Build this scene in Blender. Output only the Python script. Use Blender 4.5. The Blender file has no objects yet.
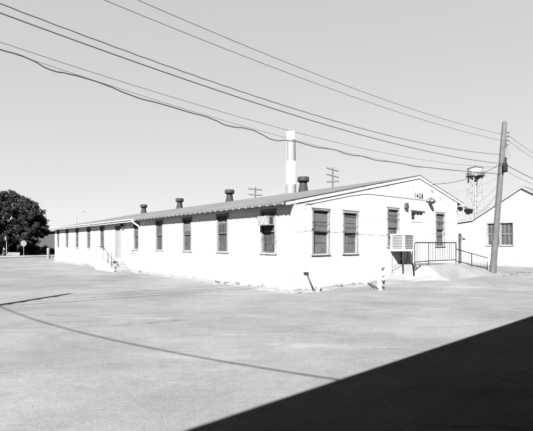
import bpy, bmesh, math, random
from mathutils import Vector, Matrix
random.seed(7)
sc = bpy.context.scene
col = sc.collection
R = math.radians

# ------------------------------------------------------------------ site constants
F = 410.0; CX = 266.0; HY = 243.5; CAMZ = 1.65        # focal length and horizon in photo pixels, eye height
G = Vector((0.764, 0.645, 0)).normalized()            # along the gable wall
L = Vector((-G.y, G.x, 0))                            # along the long wall
ANG = math.atan2(G.y, G.x)
C0 = Vector((0.966, 13.9, 0))                         # near corner of the white building
LIGHT_AZ = Vector((0.27, 0.963, 0)).normalized()
SUN_EL = R(36.5)
SHL = 1 / math.tan(SUN_EL)

# ------------------------------------------------------------------ mesh collector
class MB:
    def __init__(self): self.bm = bmesh.new()
    def face(self, pts, mi=0):
        f = self.bm.faces.new([self.bm.verts.new(p) for p in pts]); f.material_index = mi; return f
    def hexa(self, p, mi=0):          # p: 8 points, bottom 4 then top 4
        v = [self.bm.verts.new(q) for q in p]
        for idx in ((3,2,1,0),(4,5,6,7),(0,1,5,4),(1,2,6,5),(2,3,7,6),(3,0,4,7)):
            f = self.bm.faces.new([v[i] for i in idx]); f.material_index = mi
    def box(self, x0, x1, y0, y1, z0, z1, mi=0):
        self.hexa([(x0,y0,z0),(x1,y0,z0),(x1,y1,z0),(x0,y1,z0),(x0,y0,z1),(x1,y0,z1),(x1,y1,z1),(x0,y1,z1)], mi)
    def pbox(self, P, u0, u1, z0, z1, d0, d1, mi=0):
        self.hexa([P(u0,z0,d0),P(u1,z0,d0),P(u1,z0,d1),P(u0,z0,d1),P(u0,z1,d0),P(u1,z1,d0),P(u1,z1,d1),P(u0,z1,d1)], mi)
    def prism(self, poly, vec, mi=0): # planar polygon swept by vec
        vec = Vector(vec); a = [self.bm.verts.new(p) for p in poly]; b = [self.bm.verts.new(Vector(p)+vec) for p in poly]
        n = len(a)
        for f in (self.bm.faces.new(a[::-1]), self.bm.faces.new(b)): f.material_index = mi
        for i in range(n):
            f = self.bm.faces.new((a[i], a[(i+1)%n], b[(i+1)%n], b[i])); f.material_index = mi
    def tube(self, pts, r, n=8, mi=0, cap=True, smooth=True):
        pts = [Vector(p) for p in pts]; rr = r if isinstance(r, (list, tuple)) else [r]*len(pts)
        rings = []; up0 = None
        for i, p in enumerate(pts):
            t = (pts[min(i+1, len(pts)-1)] - pts[max(i-1, 0)]).normalized()
            if up0 is None: up0 = Vector((0,0,1)) if abs(t.z) < .9 else Vector((1,0,0))
            a = (up0 - t*up0.dot(t)).normalized(); up0 = a; b = t.cross(a)
            rings.append([self.bm.verts.new(p + (a*math.cos(k*2*math.pi/n) + b*math.sin(k*2*math.pi/n))*rr[i]) for k in range(n)])
        for i in range(len(rings)-1):
            for k in range(n):
                f = self.bm.faces.new((rings[i][k], rings[i][(k+1)%n], rings[i+1][(k+1)%n], rings[i+1][k]))
                f.smooth = smooth; f.material_index = mi
        if cap:
            for q in (rings[0][::-1], rings[-1]):
                f = self.bm.faces.new([self.bm.verts.new(v.co) for v in q]); f.material_index = mi
    def lathe(self, prof, n=20, at=(0,0,0), mi=0, smooth=True):   # prof: (r, z)
        at = Vector(at); rings = []
        for r, z in prof:
            rings.append([self.bm.verts.new(at + Vector((max(r,1e-4)*math.cos(k*2*math.pi/n), max(r,1e-4)*math.sin(k*2*math.pi/n), z))) for k in range(n)])
        for i in range(len(rings)-1):
            for k in range(n):
                f = self.bm.faces.new((rings[i][k], rings[i][(k+1)%n], rings[i+1][(k+1)%n], rings[i+1][k]))
                f.smooth = smooth; f.material_index = mi
        for q in (rings[0][::-1], rings[-1]):
            f = self.bm.faces.new([self.bm.verts.new(v.co) for v in q]); f.material_index = mi
    def build(self, name, mats, parent=None, bevel=0, recalc=True):
        if recalc: bmesh.ops.recalc_face_normals(self.bm, faces=self.bm.faces)
        me = bpy.data.meshes.new(name); self.bm.to_mesh(me); self.bm.free()
        for m in (mats if isinstance(mats, (list, tuple)) else [mats]): me.materials.append(m)
        o = bpy.data.objects.new(name, me); col.objects.link(o)
        if parent is not None: o.parent = parent
        if bevel:
            b = o.modifiers.new('bevel', 'BEVEL'); b.width = bevel; b.segments = 2; b.limit_method = 'ANGLE'
        return o

def tag(o, label=None, cat=None, group=None, kind=None):
    if label: o['label'] = label
    if cat: o['category'] = cat
    if group: o['group'] = group
    if kind: o['kind'] = kind
    return o
def empty(name, loc, rz=0, **k):
    o = bpy.data.objects.new(name, None); col.objects.link(o); o.location = loc; o.rotation_euler = (0,0,rz)
    o.empty_display_size = .2
    return tag(o, **k)

# ------------------------------------------------------------------ materials (the photograph is black and white: all greys)
def mat(name, base, rough=.8, spec=.3, metal=0.0):
    m = bpy.data.materials.new(name); m.use_nodes = True
    b = m.node_tree.nodes['Principled BSDF']
    b.inputs['Base Color'].default_value = (base, base, base, 1)
    b.inputs['Roughness'].default_value = rough
    b.inputs['Specular IOR Level'].default_value = spec
    b.inputs['Metallic'].default_value = metal
    return m
class NT:
    def __init__(self, m): self.t = m.node_tree; self.n = self.t.nodes; self.b = self.n['Principled BSDF']; self.co = self.n.new('ShaderNodeTexCoord')
    def link(self, a, b): self.t.links.new(a, b)
    def mapping(self, scale=(1,1,1), rot=(0,0,0), src='Object'):
        mp = self.n.new('ShaderNodeMapping'); mp.inputs['Scale'].default_value = scale; mp.inputs['Rotation'].default_value = rot
        self.link(self.co.outputs[src], mp.inputs['Vector']); return mp.outputs[0]
    def noise(self, scale, detail=4, rough=.55, vec=None, dist=0):
        t = self.n.new('ShaderNodeTexNoise'); t.inputs['Scale'].default_value = scale; t.inputs['Detail'].default_value = detail
        t.inputs['Roughness'].default_value = rough; t.inputs['Distortion'].default_value = dist
        self.link(vec or self.co.outputs['Object'], t.inputs['Vector']); return t.outputs['Fac']
    def ramp(self, fac, stops):
        r = self.n.new('ShaderNodeValToRGB'); e = r.color_ramp.elements
        while len(e) < len(stops): e.new(.5)
        for i, (p, v) in enumerate(stops): e[i].position = p; e[i].color = (v, v, v, 1)
        self.link(fac, r.inputs[0]); return r.outputs[0]
    def math(self, op, a, b=None):
        m = self.n.new('ShaderNodeMath'); m.operation = op
        for i, v in enumerate((a, b)):
            if v is None: continue
            if isinstance(v, (int, float)): m.inputs[i].default_value = v
            else: self.link(v, m.inputs[i])
        return m.outputs[0]
    def base(self, v): self.link(v, self.b.inputs['Base Color'])
    def bump(self, h, strength=.3, dist=.02):
        bp = self.n.new('ShaderNodeBump'); bp.inputs['Strength'].default_value = strength; bp.inputs['Distance'].default_value = dist
        self.link(h, bp.inputs['Height']); self.link(bp.outputs[0], self.b.inputs['Normal'])

def noisy(name, lo, hi, scale=6, rough=.8, spec=.3, metal=0, stretch=(1,1,1), bump=0, detail=5, dist=.01):
    m = mat(name, (lo+hi)/2, rough, spec, metal); t = NT(m)
    f = t.noise(scale, detail, .6, t.mapping(stretch)); t.base(t.ramp(f, [(.3, lo), (.7, hi)]))
    if bump: t.bump(f, bump, dist)
    return m

def asphalt_mat():
    m = mat('old asphalt', .2, .95, .0); t = NT(m)
    ob = t.co.outputs['Object']
    big = t.ramp(t.noise(.10, 5, .6, dist=.8), [(.3, .84), (.7, 1.12)])
    soft = t.ramp(t.noise(.35, 6, .65, t.mapping((.7, 1.2, 1), (0,0,R(-8))), dist=.7), [(.36, .84), (.64, 1.10)])
    streak = t.ramp(t.noise(2.2, 7, .75, t.mapping((.7, 1.2, 1), (0,0,R(-5)))), [(.30, .91), (.70, 1.07)])
    streak2 = t.ramp(t.noise(.8, 8, .8, t.mapping((.6, 1.2, 1), (0,0,R(-40)))), [(.34, .90), (.66, 1.08)])
    mid = t.ramp(t.noise(9, 6, .8), [(.3, .88), (.7, 1.10)])
    spk = t.noise(34, 4, .8); sp = t.ramp(spk, [(.30, .80), (.5, 1.0), (.72, 1.18)])
    pock = t.ramp(t.noise(20, 2, .5), [(.20, .5), (.28, 1.0)])
    grit = t.ramp(t.noise(95, 2, .6), [(.3, .84), (.7, 1.16)])
    sp = t.math('MULTIPLY', t.math('MULTIPLY', sp, pock), grit)
    pale = t.ramp(t.noise(.55, 7, .72, t.mapping((.40, 1.6, 1), (0,0,R(-6))), dist=1.0), [(.57, 0), (.64, .012), (.72, .020)])
    dark = t.ramp(t.noise(.75, 7, .75, t.mapping((.35, 1.5, 1), (0,0,R(4))), dist=1.3), [(.60, 1.0), (.68, .68)])
    oil = t.ramp(t.noise(.9, 3, .5, dist=.5), [(.70, 1.0), (.76, .72)])
    v = t.n.new('ShaderNodeTexVoronoi'); v.feature = 'DISTANCE_TO_EDGE'; v.inputs['Scale'].default_value = .21
    wob = t.n.new('ShaderNodeTexNoise'); wob.inputs['Scale'].default_value = 1.1; wob.inputs['Detail'].default_value = 7; wob.inputs['Roughness'].default_value = .6
    t.link(ob, wob.inputs['Vector'])
    mx = t.n.new('ShaderNodeVectorMath'); mx.operation = 'MULTIPLY_ADD'; mx.inputs[1].default_value = (1.1, 1.1, 0)
    t.link(wob.outputs['Color'], mx.inputs[0]); t.link(ob, mx.inputs[2]); t.link(mx.outputs[0], v.inputs['Vector'])
    gate = t.ramp(t.noise(.19, 4, .6), [(.50, 0), (.66, 1)])
    ck = t.math('MULTIPLY', t.ramp(v.outputs['Distance'], [(.001, .40), (.004, 0)]), gate)
    x = t.math('MULTIPLY', .067, big)
    for k in (soft, streak, streak2, mid, sp, dark, oil): x = t.math('MULTIPLY', x, k)
    x = t.math('ADD', x, pale)
    # construction joints across the lot, ragged and broken
    def seam(vec, c, wdt, strength, broken):
        d = t.n.new('ShaderNodeVectorMath'); d.operation = 'DOT_PRODUCT'; t.link(ob, d.inputs[0]); d.inputs[1].default_value = vec
        wv = t.math('MULTIPLY', t.math('SUBTRACT', t.noise(.8, 7, .65), .5), .55)
        q = t.math('ABSOLUTE', t.math('ADD', t.math('SUBTRACT', d.outputs['Value'], c), wv))
        k = t.ramp(q, [(wdt*.4, strength), (wdt, 0)])
        return t.math('MULTIPLY', k, t.ramp(t.noise(.45, 4, .6), [(broken, 0), (broken+.12, 1)]))
    for vec, c, wd, stg, br in ((L, 1.9, .014, .30, .40), (L, 7.4, .016, .26, .48), (G, 6.2, .016, .26, .48)):
        x = t.math('MULTIPLY', x, t.math('SUBTRACT', 1.0, seam(tuple(vec), c, wd, stg, br)))
    x = t.math('MULTIPLY', x, t.math('SUBTRACT', 1.0, ck))
    t.base(x)
    t.bump(t.math('ADD', t.math('MULTIPLY', spk, .5), t.math('MULTIPLY', t.noise(9, 5, .7), .5)), .5, .014)
    return m

def white_wall_mat():
    m = mat('white painted siding', .8, .75, .2); t = NT(m)
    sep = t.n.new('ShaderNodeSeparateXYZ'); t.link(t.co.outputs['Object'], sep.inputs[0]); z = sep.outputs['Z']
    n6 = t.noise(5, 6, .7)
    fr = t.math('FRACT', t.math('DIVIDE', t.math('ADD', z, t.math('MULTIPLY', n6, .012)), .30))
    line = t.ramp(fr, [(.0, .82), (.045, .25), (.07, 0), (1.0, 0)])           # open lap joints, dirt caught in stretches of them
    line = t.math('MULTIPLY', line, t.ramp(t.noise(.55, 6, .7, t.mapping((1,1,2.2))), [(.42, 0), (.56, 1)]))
    run = t.ramp(t.noise(2.0, 6, .72, t.mapping((2.6, 2.6, .16))), [(.58, 0), (.74, .40)])      # rain streaks
    peel = t.ramp(t.noise(3.1, 8, .78), [(.62, 0), (.69, .45)])               # worn patches
    zz = t.math('ADD', z, t.math('MULTIPLY', t.math('SUBTRACT', t.noise(2.2, 7, .7), .5), .62))
    dirt = t.ramp(zz, [(.0, .84), (.06, .80), (.14, .58), (.26, 0)])          # splash-back above the ground
    x = t.math('MULTIPLY', .30, t.ramp(t.noise(.5, 5, .6), [(.3, .92), (.7, 1.05)]))
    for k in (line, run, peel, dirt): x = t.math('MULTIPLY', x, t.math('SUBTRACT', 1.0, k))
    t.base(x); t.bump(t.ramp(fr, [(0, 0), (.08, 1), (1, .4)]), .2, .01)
    return m

def pane_mat(name, lo, hi):
    m = mat(name, lo, .5, .15); t = NT(m)
    f = t.noise(9, 5, .6, t.mapping((3.2, 3.2, .35))); g = t.noise(1.7, 3, .5)
    x = t.math('ADD', t.math('MULTIPLY', f, .6), t.math('MULTIPLY', g, .4))
    t.base(t.ramp(x, [(.38, lo), (.62, hi)])); return m

def roof_mat():
    m = mat('rolled roofing', .2, .9, .2); t = NT(m)
    a = t.noise(40, 4, .7); b = t.noise(.6, 5, .6, t.mapping((.4, 1.5, 1)))
    x = t.math('MULTIPLY', t.ramp(a, [(.3, .025), (.7, .042)]), t.ramp(b, [(.3, .72), (.7, 1.16)]))
    t.base(x); t.bump(a, .4, .01); return m

M = {}
M['asphalt'] = asphalt_mat()
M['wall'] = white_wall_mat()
M['trim'] = noisy('white painted trim', .34, .42, 5, .6)
M['trim2'] = noisy('weathered white trim', .050, .078, 7, .7, stretch=(1,1,.3))
M['roof'] = roof_mat()
M['pane'] = pane_mat('curtained glass', .008, .024)
M['pane2'] = pane_mat('blinds behind glass', .019, .046)
M['shade'] = noisy('roller shade', .024, .042, 3, .9, .1, 0, (1,1,.3))
M['dark_pane'] = mat('dark glass', .008, .12, .5)
M['sash'] = noisy('grey sash paint', .016, .030, 8, .6)
M['galv'] = noisy('dull galvanised metal', .012, .03, 5, .5, .4, .3, (2,2,.4))
M['galvl'] = noisy('pale galvanised metal', .07, .12, 6, .5, .5, .2)
M['dark_metal'] = noisy('dark painted pipe', .006, .013, 9, .7, .1)
M['black'] = mat('black paint', .004, .8, .05)
M['wood'] = noisy('weathered pole wood', .018, .04, 7, .9, .1, 0, (6,6,.35), .5)
M['dark_wood'] = noisy('old timber', .012, .024, 6, .9, .1, 0, (4,4,.4))
M['wire'] = mat('dark wire', .012, .7, .2)
M['wirel'] = mat('weathered wire', .04, .7, .2)
M['conc'] = noisy('pale concrete', .040, .062, 2.2, .9, .15, 0, (1,1,1), .25, 8, .01)
M['step'] = noisy('worn concrete steps', .075, .105, 5, .9, .15, 0, (1,1,1), .2)
M['walk'] = noisy('concrete pavement', .09, .12, 1.5, .9, .15)
M['dirt'] = noisy('dry dirt', .05, .085, 3.2, .95, .1, 0, (1,1,1), .6, 9, .04)
M['earth'] = noisy('dry ground', .055, .08, .3, .95, .1)
M['ramp'] = noisy('worn ramp concrete', .052, .074, 1.4, .95, .0, 0, (1,1,1), .35, 9, .015)
M['stoop'] = noisy('limewashed stoop', .16, .24, 2, .9, .1)
M['vent'] = noisy('sooty roof vent', .005, .012, 5, .8, .1, .0, (2,2,.4))
M['doorp'] = noisy('cream door paint', .055, .075, 5, .6)
M['bark'] = noisy('bark', .06, .12, 5, .95, .1, 0, (2,2,.4), .6)
M['brick'] = noisy('grey painted brick', .016, .024, 3, .9, .1)
M['darkwall'] = noisy('dark shed cladding', .02, .03, 3, .9, .1)
M['ceram'] = mat('brown porcelain', .02, .25, .5)
M['white_stack'] = noisy('white stack paint', .3, .34, .6, .7)
M['tower'] = noisy('weathered tank paint', .048, .08, 1.5, .7)
M['tail'] = noisy('old white rafter paint', .07, .11, 5, .7)
M['plate'] = noisy('dull sign plate', .020, .028, 5, .6)
M['grey_stack'] = noisy('faded red stack paint', .050, .056, .6, .7)
def leaf_mat():
    m = mat('leaves', .05, .85, .04); t = NT(m)
    oi = t.n.new('ShaderNodeNewGeometry')
    r = t.ramp(oi.outputs['Random Per Island'], [(0, .004), (.6, .008), (1, .015)]); t.base(r); return m
M['leaf'] = leaf_mat()
m = mat('cooler pad louvres', .4, .7, .3); t = NT(m)
wv = t.n.new('ShaderNodeTexWave'); wv.bands_direction = 'Z'; wv.inputs['Scale'].default_value = 6; t.link(t.co.outputs['Object'], wv.inputs['Vector'])
t.base(t.ramp(wv.outputs['Fac'], [(.2, .07), (.7, .16)])); M['pad'] = m

# ------------------------------------------------------------------ camera, world, sun
cam = bpy.data.cameras.new('camera'); co = bpy.data.objects.new('camera', cam); col.objects.link(co)
co.location = (0, 0, CAMZ); co.rotation_euler = (R(90), 0, 0)
cam.sensor_width = 36; cam.lens = 36*F/533; cam.shift_y = (HY-215.5)/533; cam.shift_x = -(CX-266.5)/533
cam.clip_start = .05; cam.clip_end = 6000; sc.camera = co
w = bpy.data.worlds.new('World'); sc.world = w; w.use_nodes = True; wt = w.node_tree
bg = wt.nodes['Background']; sky = wt.nodes.new('ShaderNodeTexSky'); sky.sky_type = 'NISHITA'; sky.sun_disc = False
sky.sun_elevation = SUN_EL; sky.sun_rotation = math.atan2(-LIGHT_AZ.x, -LIGHT_AZ.y)
sky.altitude = 300; sky.air_density = 1.0; sky.dust_density = 1.0; sky.ozone_density = 1.0
sep = wt.nodes.new('ShaderNodeSeparateColor'); wt.links.new(sky.outputs[0], sep.inputs[0])
# black and white film behind a red filter: the red response, with the film's soft shoulder
def wm(op, a, b):
    n = wt.nodes.new('ShaderNodeMath'); n.operation = op
    for i, v in enumerate((a, b)):
        if isinstance(v, (int, float)): n.inputs[i].default_value = v
        else: wt.links.new(v, n.inputs[i])
    return n.outputs[0]
grey = wm('MULTIPLY', wm('POWER', sep.outputs[0], .22), .805)
wt.links.new(grey, bg.inputs['Color']); bg.inputs['Strength'].default_value = .05
sun = bpy.data.lights.new('sun', 'SUN'); so = bpy.data.objects.new('sun', sun); col.objects.link(so)
sun.energy = 5.0; sun.angle = R(.5); sun.color = (1, 1, 1)
ld = Vector((LIGHT_AZ.x*math.cos(SUN_EL), LIGHT_AZ.y*math.cos(SUN_EL), -math.sin(SUN_EL)))
so.rotation_euler = ld.to_track_quat('-Z', 'Y').to_euler(); so.location = (-10, -30, 30)
vs = sc.view_settings; vs.view_transform = 'Standard'; vs.look = 'None'; vs.gamma = 1; vs.exposure = 3.9; vs.use_curve_mapping = False

# ------------------------------------------------------------------ ground
b = MB(); b.face([(-3000,-3000,-.02),(3000,-3000,-.02),(3000,3000,-.02),(-3000,3000,-.02)]); tag(b.build('ground', M['earth']), kind='structure')
b = MB(); b.face([(-70,-40,0),(70,-40,0),(70,64,0),(-70,64,0)]); tag(b.build('asphalt_lot', M['asphalt']), kind='structure')

def W(s, y, z=0): return C0 + G*s + L*y + Vector((0,0,z))     # building frame to world

# ragged dirt verge along the foot of the white walls
def verge(pts_in, pts_out, name):
    b = MB()
    n = len(pts_in)
    top = []
    for i in range(n):
        a, c = Vector(pts_in[i]), Vector(pts_out[i])
        row = []
        for k in range(7):
            f = k/6
            p = a.lerp(c, f); h = .045*(1-f)**1.3 + random.uniform(-.008, .010)*(1-f)
            row.append(b.bm.verts.new((p.x, p.y, max(.004, h) if k < 6 else -.005)))
        top.append(row)
    for i in range(n-1):
        for k in range(6):
            f = b.bm.faces.new((top[i][k], top[i][k+1], top[i+1][k+1], top[i+1][k])); f.smooth = True
    return tag(b.build(name, M['dirt']), kind='structure')
pi, po = [], []
for i in range(150):
    y = i*.22 - .3
    pi.append(W(.05, y)); po.append(W(-(.42 + .20*math.sin(y*1.7)+.14*math.sin(y*4.3+1)+random.uniform(-.1,.12)), y))
verge(pi, po, 'dirt_verge')
pi, po = [], []
for i in range(36):
    s = i*.17 - .3
    pi.append(W(s, .05)); po.append(W(s, -(.34 + .16*math.sin(s*2.1)+.08*math.sin(s*5)+random.uniform(-.06,.08))))
verge(pi, po, 'dirt_verge')

# ------------------------------------------------------------------ the white building
WID, LEN, RIDX = 11.92, 32.3, 8.07
EAVE_Z, OVH = 3.06, .40                    # top of roof edge at the long eave
PL = (4.82-EAVE_Z)/(RIDX+OVH); OVR = .62; PR = .228
def roof_z(s): return 4.82 - (RIDX-s)*PL if s <= RIDX else 4.82 - (s-RIDX)*PR
RT = .075                                  # roof thickness
T = Vector((0,0,0))
hall = empty('barracks_hall', C0, ANG, label='long white single-storey building with low gable roof, number over its end door', cat='building')

def PG(u, z, d=0): return (u, d, z)                 # gable wall: u along the gable, d inward
def PLW(u, z, d=0): return (d, u, z)                # long wall: u along it, d inward
def wall_panel(b, P, u0, u1, z0, topf, openings, reveal=.10, breaks=()):
    us = sorted(set([u0, u1] + [o[0] for o in openings] + [o[1] for o in openings] + list(breaks)))
    for a, c in zip(us[:-1], us[1:]):
        m = (a+c)/2; ops = sorted([o for o in openings if o[0] < m < o[1]], key=lambda o: o[2]); z = z0
        for o in ops:
            b.face([P(a,z),P(c,z),P(c,o[2]),P(a,o[2])]); z = o[3]
        b.face([P(a,z),P(c,z),P(c,topf(c)),P(a,topf(a))])
    for o in openings:
        a, c, e, g = o
        b.face([P(a,e),P(a,g),P(a,g,reveal),P(a,e,reveal)]); b.face([P(c,e),P(c,g),P(c,g,reveal),P(c,e,reveal)])
        b.face([P(a,g),P(c,g),P(c,g,reveal),P(a,g,reveal)]); b.face([P(a,e),P(c,e),P(c,e,reveal),P(a,e,reveal)])

WZ0, WZ1 = 1.30, 2.82
GW = [(1.31, 1.27, 2.83), (3.00, 1.27, 2.83), (5.92, 1.53, 3.12), (10.06, 1.53, 3.12)]
DOOR_S = 7.89
gops = [(c-.40, c+.40, a, z) for c, a, z in GW] + [(DOOR_S-.55, DOOR_S+.55, .72, 3.10)]
WIN_Y = [1.36 + 2.968*k for k in range(11) if k != 5]; DOOR_Y = 16.17
lops = [(y-.37, y+.37, WZ0, WZ1) for y in WIN_Y] + [(DOOR_Y-.42, DOOR_Y+.42, .70, 2.72)]
b = MB()
wall_panel(b, PG, 0, WID, 0, lambda s: roof_z(s)-RT+.002, gops, breaks=[RIDX])
wall_panel(b, PLW, 0, LEN, 0, lambda y: roof_z(0)-RT+.002, lops)
# far gable and right wall
b.face([(0,LEN,0),(WID,LEN,0),(WID,LEN,roof_z(WID)-RT),(RIDX,LEN,4.82-RT),(0,LEN,roof_z(0)-RT)])
b.face([(WID,0,0),(WID,LEN,0),(WID,LEN,roof_z(WID)-RT),(WID,0,roof_z(WID)-RT)])
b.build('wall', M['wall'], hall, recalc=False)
# plinth and corner board
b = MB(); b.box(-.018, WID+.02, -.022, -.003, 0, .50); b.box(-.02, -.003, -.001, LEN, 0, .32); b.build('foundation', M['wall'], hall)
b = MB(); b.box(-.026, -.003, -.024, .17, .504, 2.97); b.box(-.003, .12, -.024, -.003, .504, 2.97); b.box(-.010, -.003, .172, .205, .33, 2.9, 1); b.box(.122, .15, -.010, -.003, .504, 2.9, 1); b.build('corner_board', [M['trim'], M['sash']], hall)  # dark strips beside the boards stand in for a narrow shadow gap

# roof slabs: front rake only a hand proud of the gable
YA, YB = -.012, LEN+.25
b = MB()
xe = -OVH; xr = WID+OVR
def slab(x0, x1, rows):
    z0, z1 = roof_z(x0), roof_z(x1)
    b.hexa([(x0,YA,z0-RT),(x1,YA,z1-RT),(x1,YB,z1-RT),(x0,YB,z0-RT),(x0,YA,z0),(x1,YA,z1),(x1,YB,z1),(x0,YB,z0)])
slab(xe, RIDX, 0); slab(RIDX, xr, 0)
n_lap = 7                                   # laps of the rolled roofing
for i in range(1, n_lap):
    x = xe + (RIDX-xe)*i/n_lap
    b.hexa([(x,YA,roof_z(x)+.001),(x+.12,YA,roof_z(x+.12)+.001),(x+.12,YB,roof_z(x+.12)+.001),(x,YB,roof_z(x)+.001),
            (x,YA,roof_z(x)+.009),(x+.12,YA,roof_z(x+.12)+.004),(x+.12,YB,roof_z(x+.12)+.004),(x,YB,roof_z(x)+.009)])
roof = b.build('roof', M['roof'], hall)
# rake boards
b = MB()
for x0, x1 in ((xe, RIDX), (RIDX, xr)):
    z0, z1 = roof_z(x0)-.02, roof_z(x1)-.02
    b.prism([(x0,YA-.028,z0-.11),(x1,YA-.028,z1-.11),(x1,YA-.028,z1),(x0,YA-.028,z0)], (0,.026,0))
b.build('rake_board', M['trim'], roof)
# drip edge along the rake: dark metal
b = MB()
for x0, x1 in ((xe-.02, RIDX), (RIDX, xr+.02)):
    z0, z1 = roof_z(x0)+.012, roof_z(x1)+.012
    b.prism([(x0,YA-.042,z0-.028),(x1,YA-.042,z1-.028),(x1,YA-.042,z1),(x0,YA-.042,z0)], (0,.16,0))
b.build('drip_edge', M['galv'], roof)
# soffit boards between wall and eave are open: exposed white rafter tails near, gutter further along
GUT0 = 12.73
b = MB(); b.hexa([(xe+.03,0,roof_z(xe+.03)-RT-.032),(-.03,0,roof_z(-.03)-RT-.032),(-.03,LEN,roof_z(-.03)-RT-.032),(xe+.03,LEN,roof_z(xe+.03)-RT-.032),
                  (xe+.03,0,roof_z(xe+.03)-RT-.003),(-.03,0,roof_z(-.03)-RT-.003),(-.03,LEN,roof_z(-.03)-RT-.003),(xe+.03,LEN,roof_z(xe+.03)-RT-.003)])
b.build('soffit', M['trim'], roof)
def tail_mesh():
    b = MB(); za, zb = roof_z(xe)-RT, roof_z(-.03)-RT-.034
    b.prism([(xe-.02,0,za-.028),(xe-.02,0,za+.022),(xe-.001,0,za+.022),(xe-.001,0,za-.004),(xe+.03,0,za-.03),(-.03,0,zb),(-.03,0,zb-.04),(xe+.06,0,za-.034)], (0,.045,0)); return b
t0 = tail_mesh().build('rafter_tail', M['tail'], roof); t0.location.y = .12
y = .12+.41
while y < GUT0-.1:
    o = t0.copy(); col.objects.link(o); o.parent = roof; o.location.y = y; y += .41
b = MB()
prof = [(-.06-.055*math.cos(a), -.055*math.sin(a)) for a in [math.pi*k/8 for k in range(9)]]
prof = prof + [(x_+(.008 if x_ < -.06 else -.008), z_+.004) for x_, z_ in prof[::-1]]
b.prism([(xe+px, GUT0, EAVE_Z-.02+pz) for px, pz in prof], (0, YB-GUT0, 0))
b.box(xe-.01, xe+.012, GUT0, YB, EAVE_Z-.16, EAVE_Z-.02)
b.build('gutter', M['trim'], roof)
b = MB(); b.tube([(xe-.06, GUT0+.08, EAVE_Z-.06), (xe-.05, GUT0+.08, EAVE_Z-.14), (xe+.1, GUT0+.06, EAVE_Z-.27), (-.10, GUT0+.03, EAVE_Z-.40), (-.06, GUT0, EAVE_Z-.5), (-.06, GUT0, .25), (-.08, GUT0, .12), (-.2, GUT0, .06)], .045, 8)
b.build('downspout', M['trim'], hall)

# ridge vents
vb = MB(); vb.lathe([(.31,-.12),(.30,.02),(.26,.25),(.225,.45),(.225,.60)], 20)
vent0 = vb.build('roof_vent', M['vent'], hall)
vc = MB(); vc.lathe([(.22,.58),(.345,.60),(.355,.64),(.355,.83),(.33,.88),(.2,.90),(.05,.915)], 20); cap0 = vc.build('vent_cap', M['vent'], vent0)
vent0.location = (RIDX, 7.55, 4.80)
for yy in (15.3, 23.05, 30.75):
    v = vent0.copy(); col.objects.link(v); v.parent = hall; v.location = (RIDX, yy, 4.80)
    c = cap0.copy(); col.objects.link(c); c.parent = v

# windows
def window(P, u, w, z0, z1, pane, cap=True):
    b = MB(); u0, u1 = u-w/2, u+w/2; zm = (z0+z1)/2 + .02
    def sash(a, c, d):
        st = .045
        b.pbox(P, u0+.006, u0+st, a, c, d, d+.035); b.pbox(P, u1-st, u1-.006, a, c, d, d+.035)
        b.pbox(P, u0+st, u1-st, c-st, c, d, d+.034); b.pbox(P, u0+st, u1-st, a, a+st*1.2, d, d+.034)
        b.pbox(P, u0+st, u1-st, a+st, c-st, d+.022, d+.03, 1)
        n = 3
        for k in range(1, n):
            uu = u0 + (u1-u0)*k/n; b.pbox(P, uu-.009, uu+.009, a+st*1.2, c-st, d+.006, d+.026)
        h = (a+c)/2; b.pbox(P, u0+st, u1-st, h-.009, h+.009, d+.007, d+.025)
    sash(zm-.02, z1-.004, .022); sash(z0+.004, zm+.02, .060)
    rv = random.random()                    # roller shade drawn to a different length in each window
    if rv > .25:
        zt_ = z1-.05; zl_ = zt_ - random.uniform(.12, .55)
        b.pbox(P, u0+.05, u1-.05, zl_, zt_, .0395, .0435, 2)
    wn = b.build('window', [M['sash'], pane, M['shade']], hall)
    b = MB(); e = .075
    b.pbox(P, u0-e, u0+.012, z0-.01, z1, -.026, .05); b.pbox(P, u1-.012, u1+e, z0-.01, z1, -.026, .05)
    b.pbox(P, u0-e, u1+e, z1-.012, z1+e, -.028, .052)
    if cap: b.pbox(P, u0-e-.03, u1+e+.03, z1+e+.002, z1+e+.025, -.042, .0)
    b.build('frame', M['trim2'], wn)
    b = MB(); b.pbox(P, u0-e-.04, u1+e+.04, z0-.05, z0-.012, -.05, .10); b.build('sill', M['trim2'], wn, .006)
    return wn
for c, a, z in GW: window(PG, c, .80, a, z, M['pane2'])
for y in WIN_Y: window(PLW, y, .74, WZ0, WZ1, M['pane'], False)

# gable door with a transom that is half boarded over
b = MB(); u0, u1 = DOOR_S-.55, DOOR_S+.55
b.pbox(PG, u0+.012, u1-.012, .73, 2.66, .05, .095)
for zz0, zz1 in ((.85,1.25),(1.33,1.75),(1.83,2.2),(2.28,2.58)):
    for q in (0, 1): b.pbox(PG, u0+.1+q*.47, u0+.52+q*.47, zz0, zz1, .042, .052)
door = b.build('door', M['trim'], hall)
b = MB(); b.tube([(u0+.1, .01, 1.72), (u0+.1, .05, 1.72)], .028, 8); b.build('handle', M['dark_metal'], door)
b = MB(); b.pbox(PG, u0+.012, u1-.012, 2.66, 2.74, .02, .1)
b.pbox(PG, u0+.012, DOOR_S-.02, 2.74, 3.09, .09, .10, 1); b.pbox(PG, DOOR_S-.02, DOOR_S+.02, 2.74, 3.09, .04, .10)
b.pbox(PG, DOOR_S+.02, u1-.012, 2.74, 2.97, .03, .06); b.pbox(PG, DOOR_S+.02, u1-.012, 2.97, 3.09, .085, .10, 1)
b.build('transom', [M['trim'], M['dark_pane']], door)
b = MB(); e = .08
b.pbox(PG, u0-e, u0+.01, .72, 3.10, -.026, .05); b.pbox(PG, u1-.01, u1+e, .72, 3.10, -.026, .05); b.pbox(PG, u0-e, u1+e, 3.10, 3.17, -.028, .05)
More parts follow.
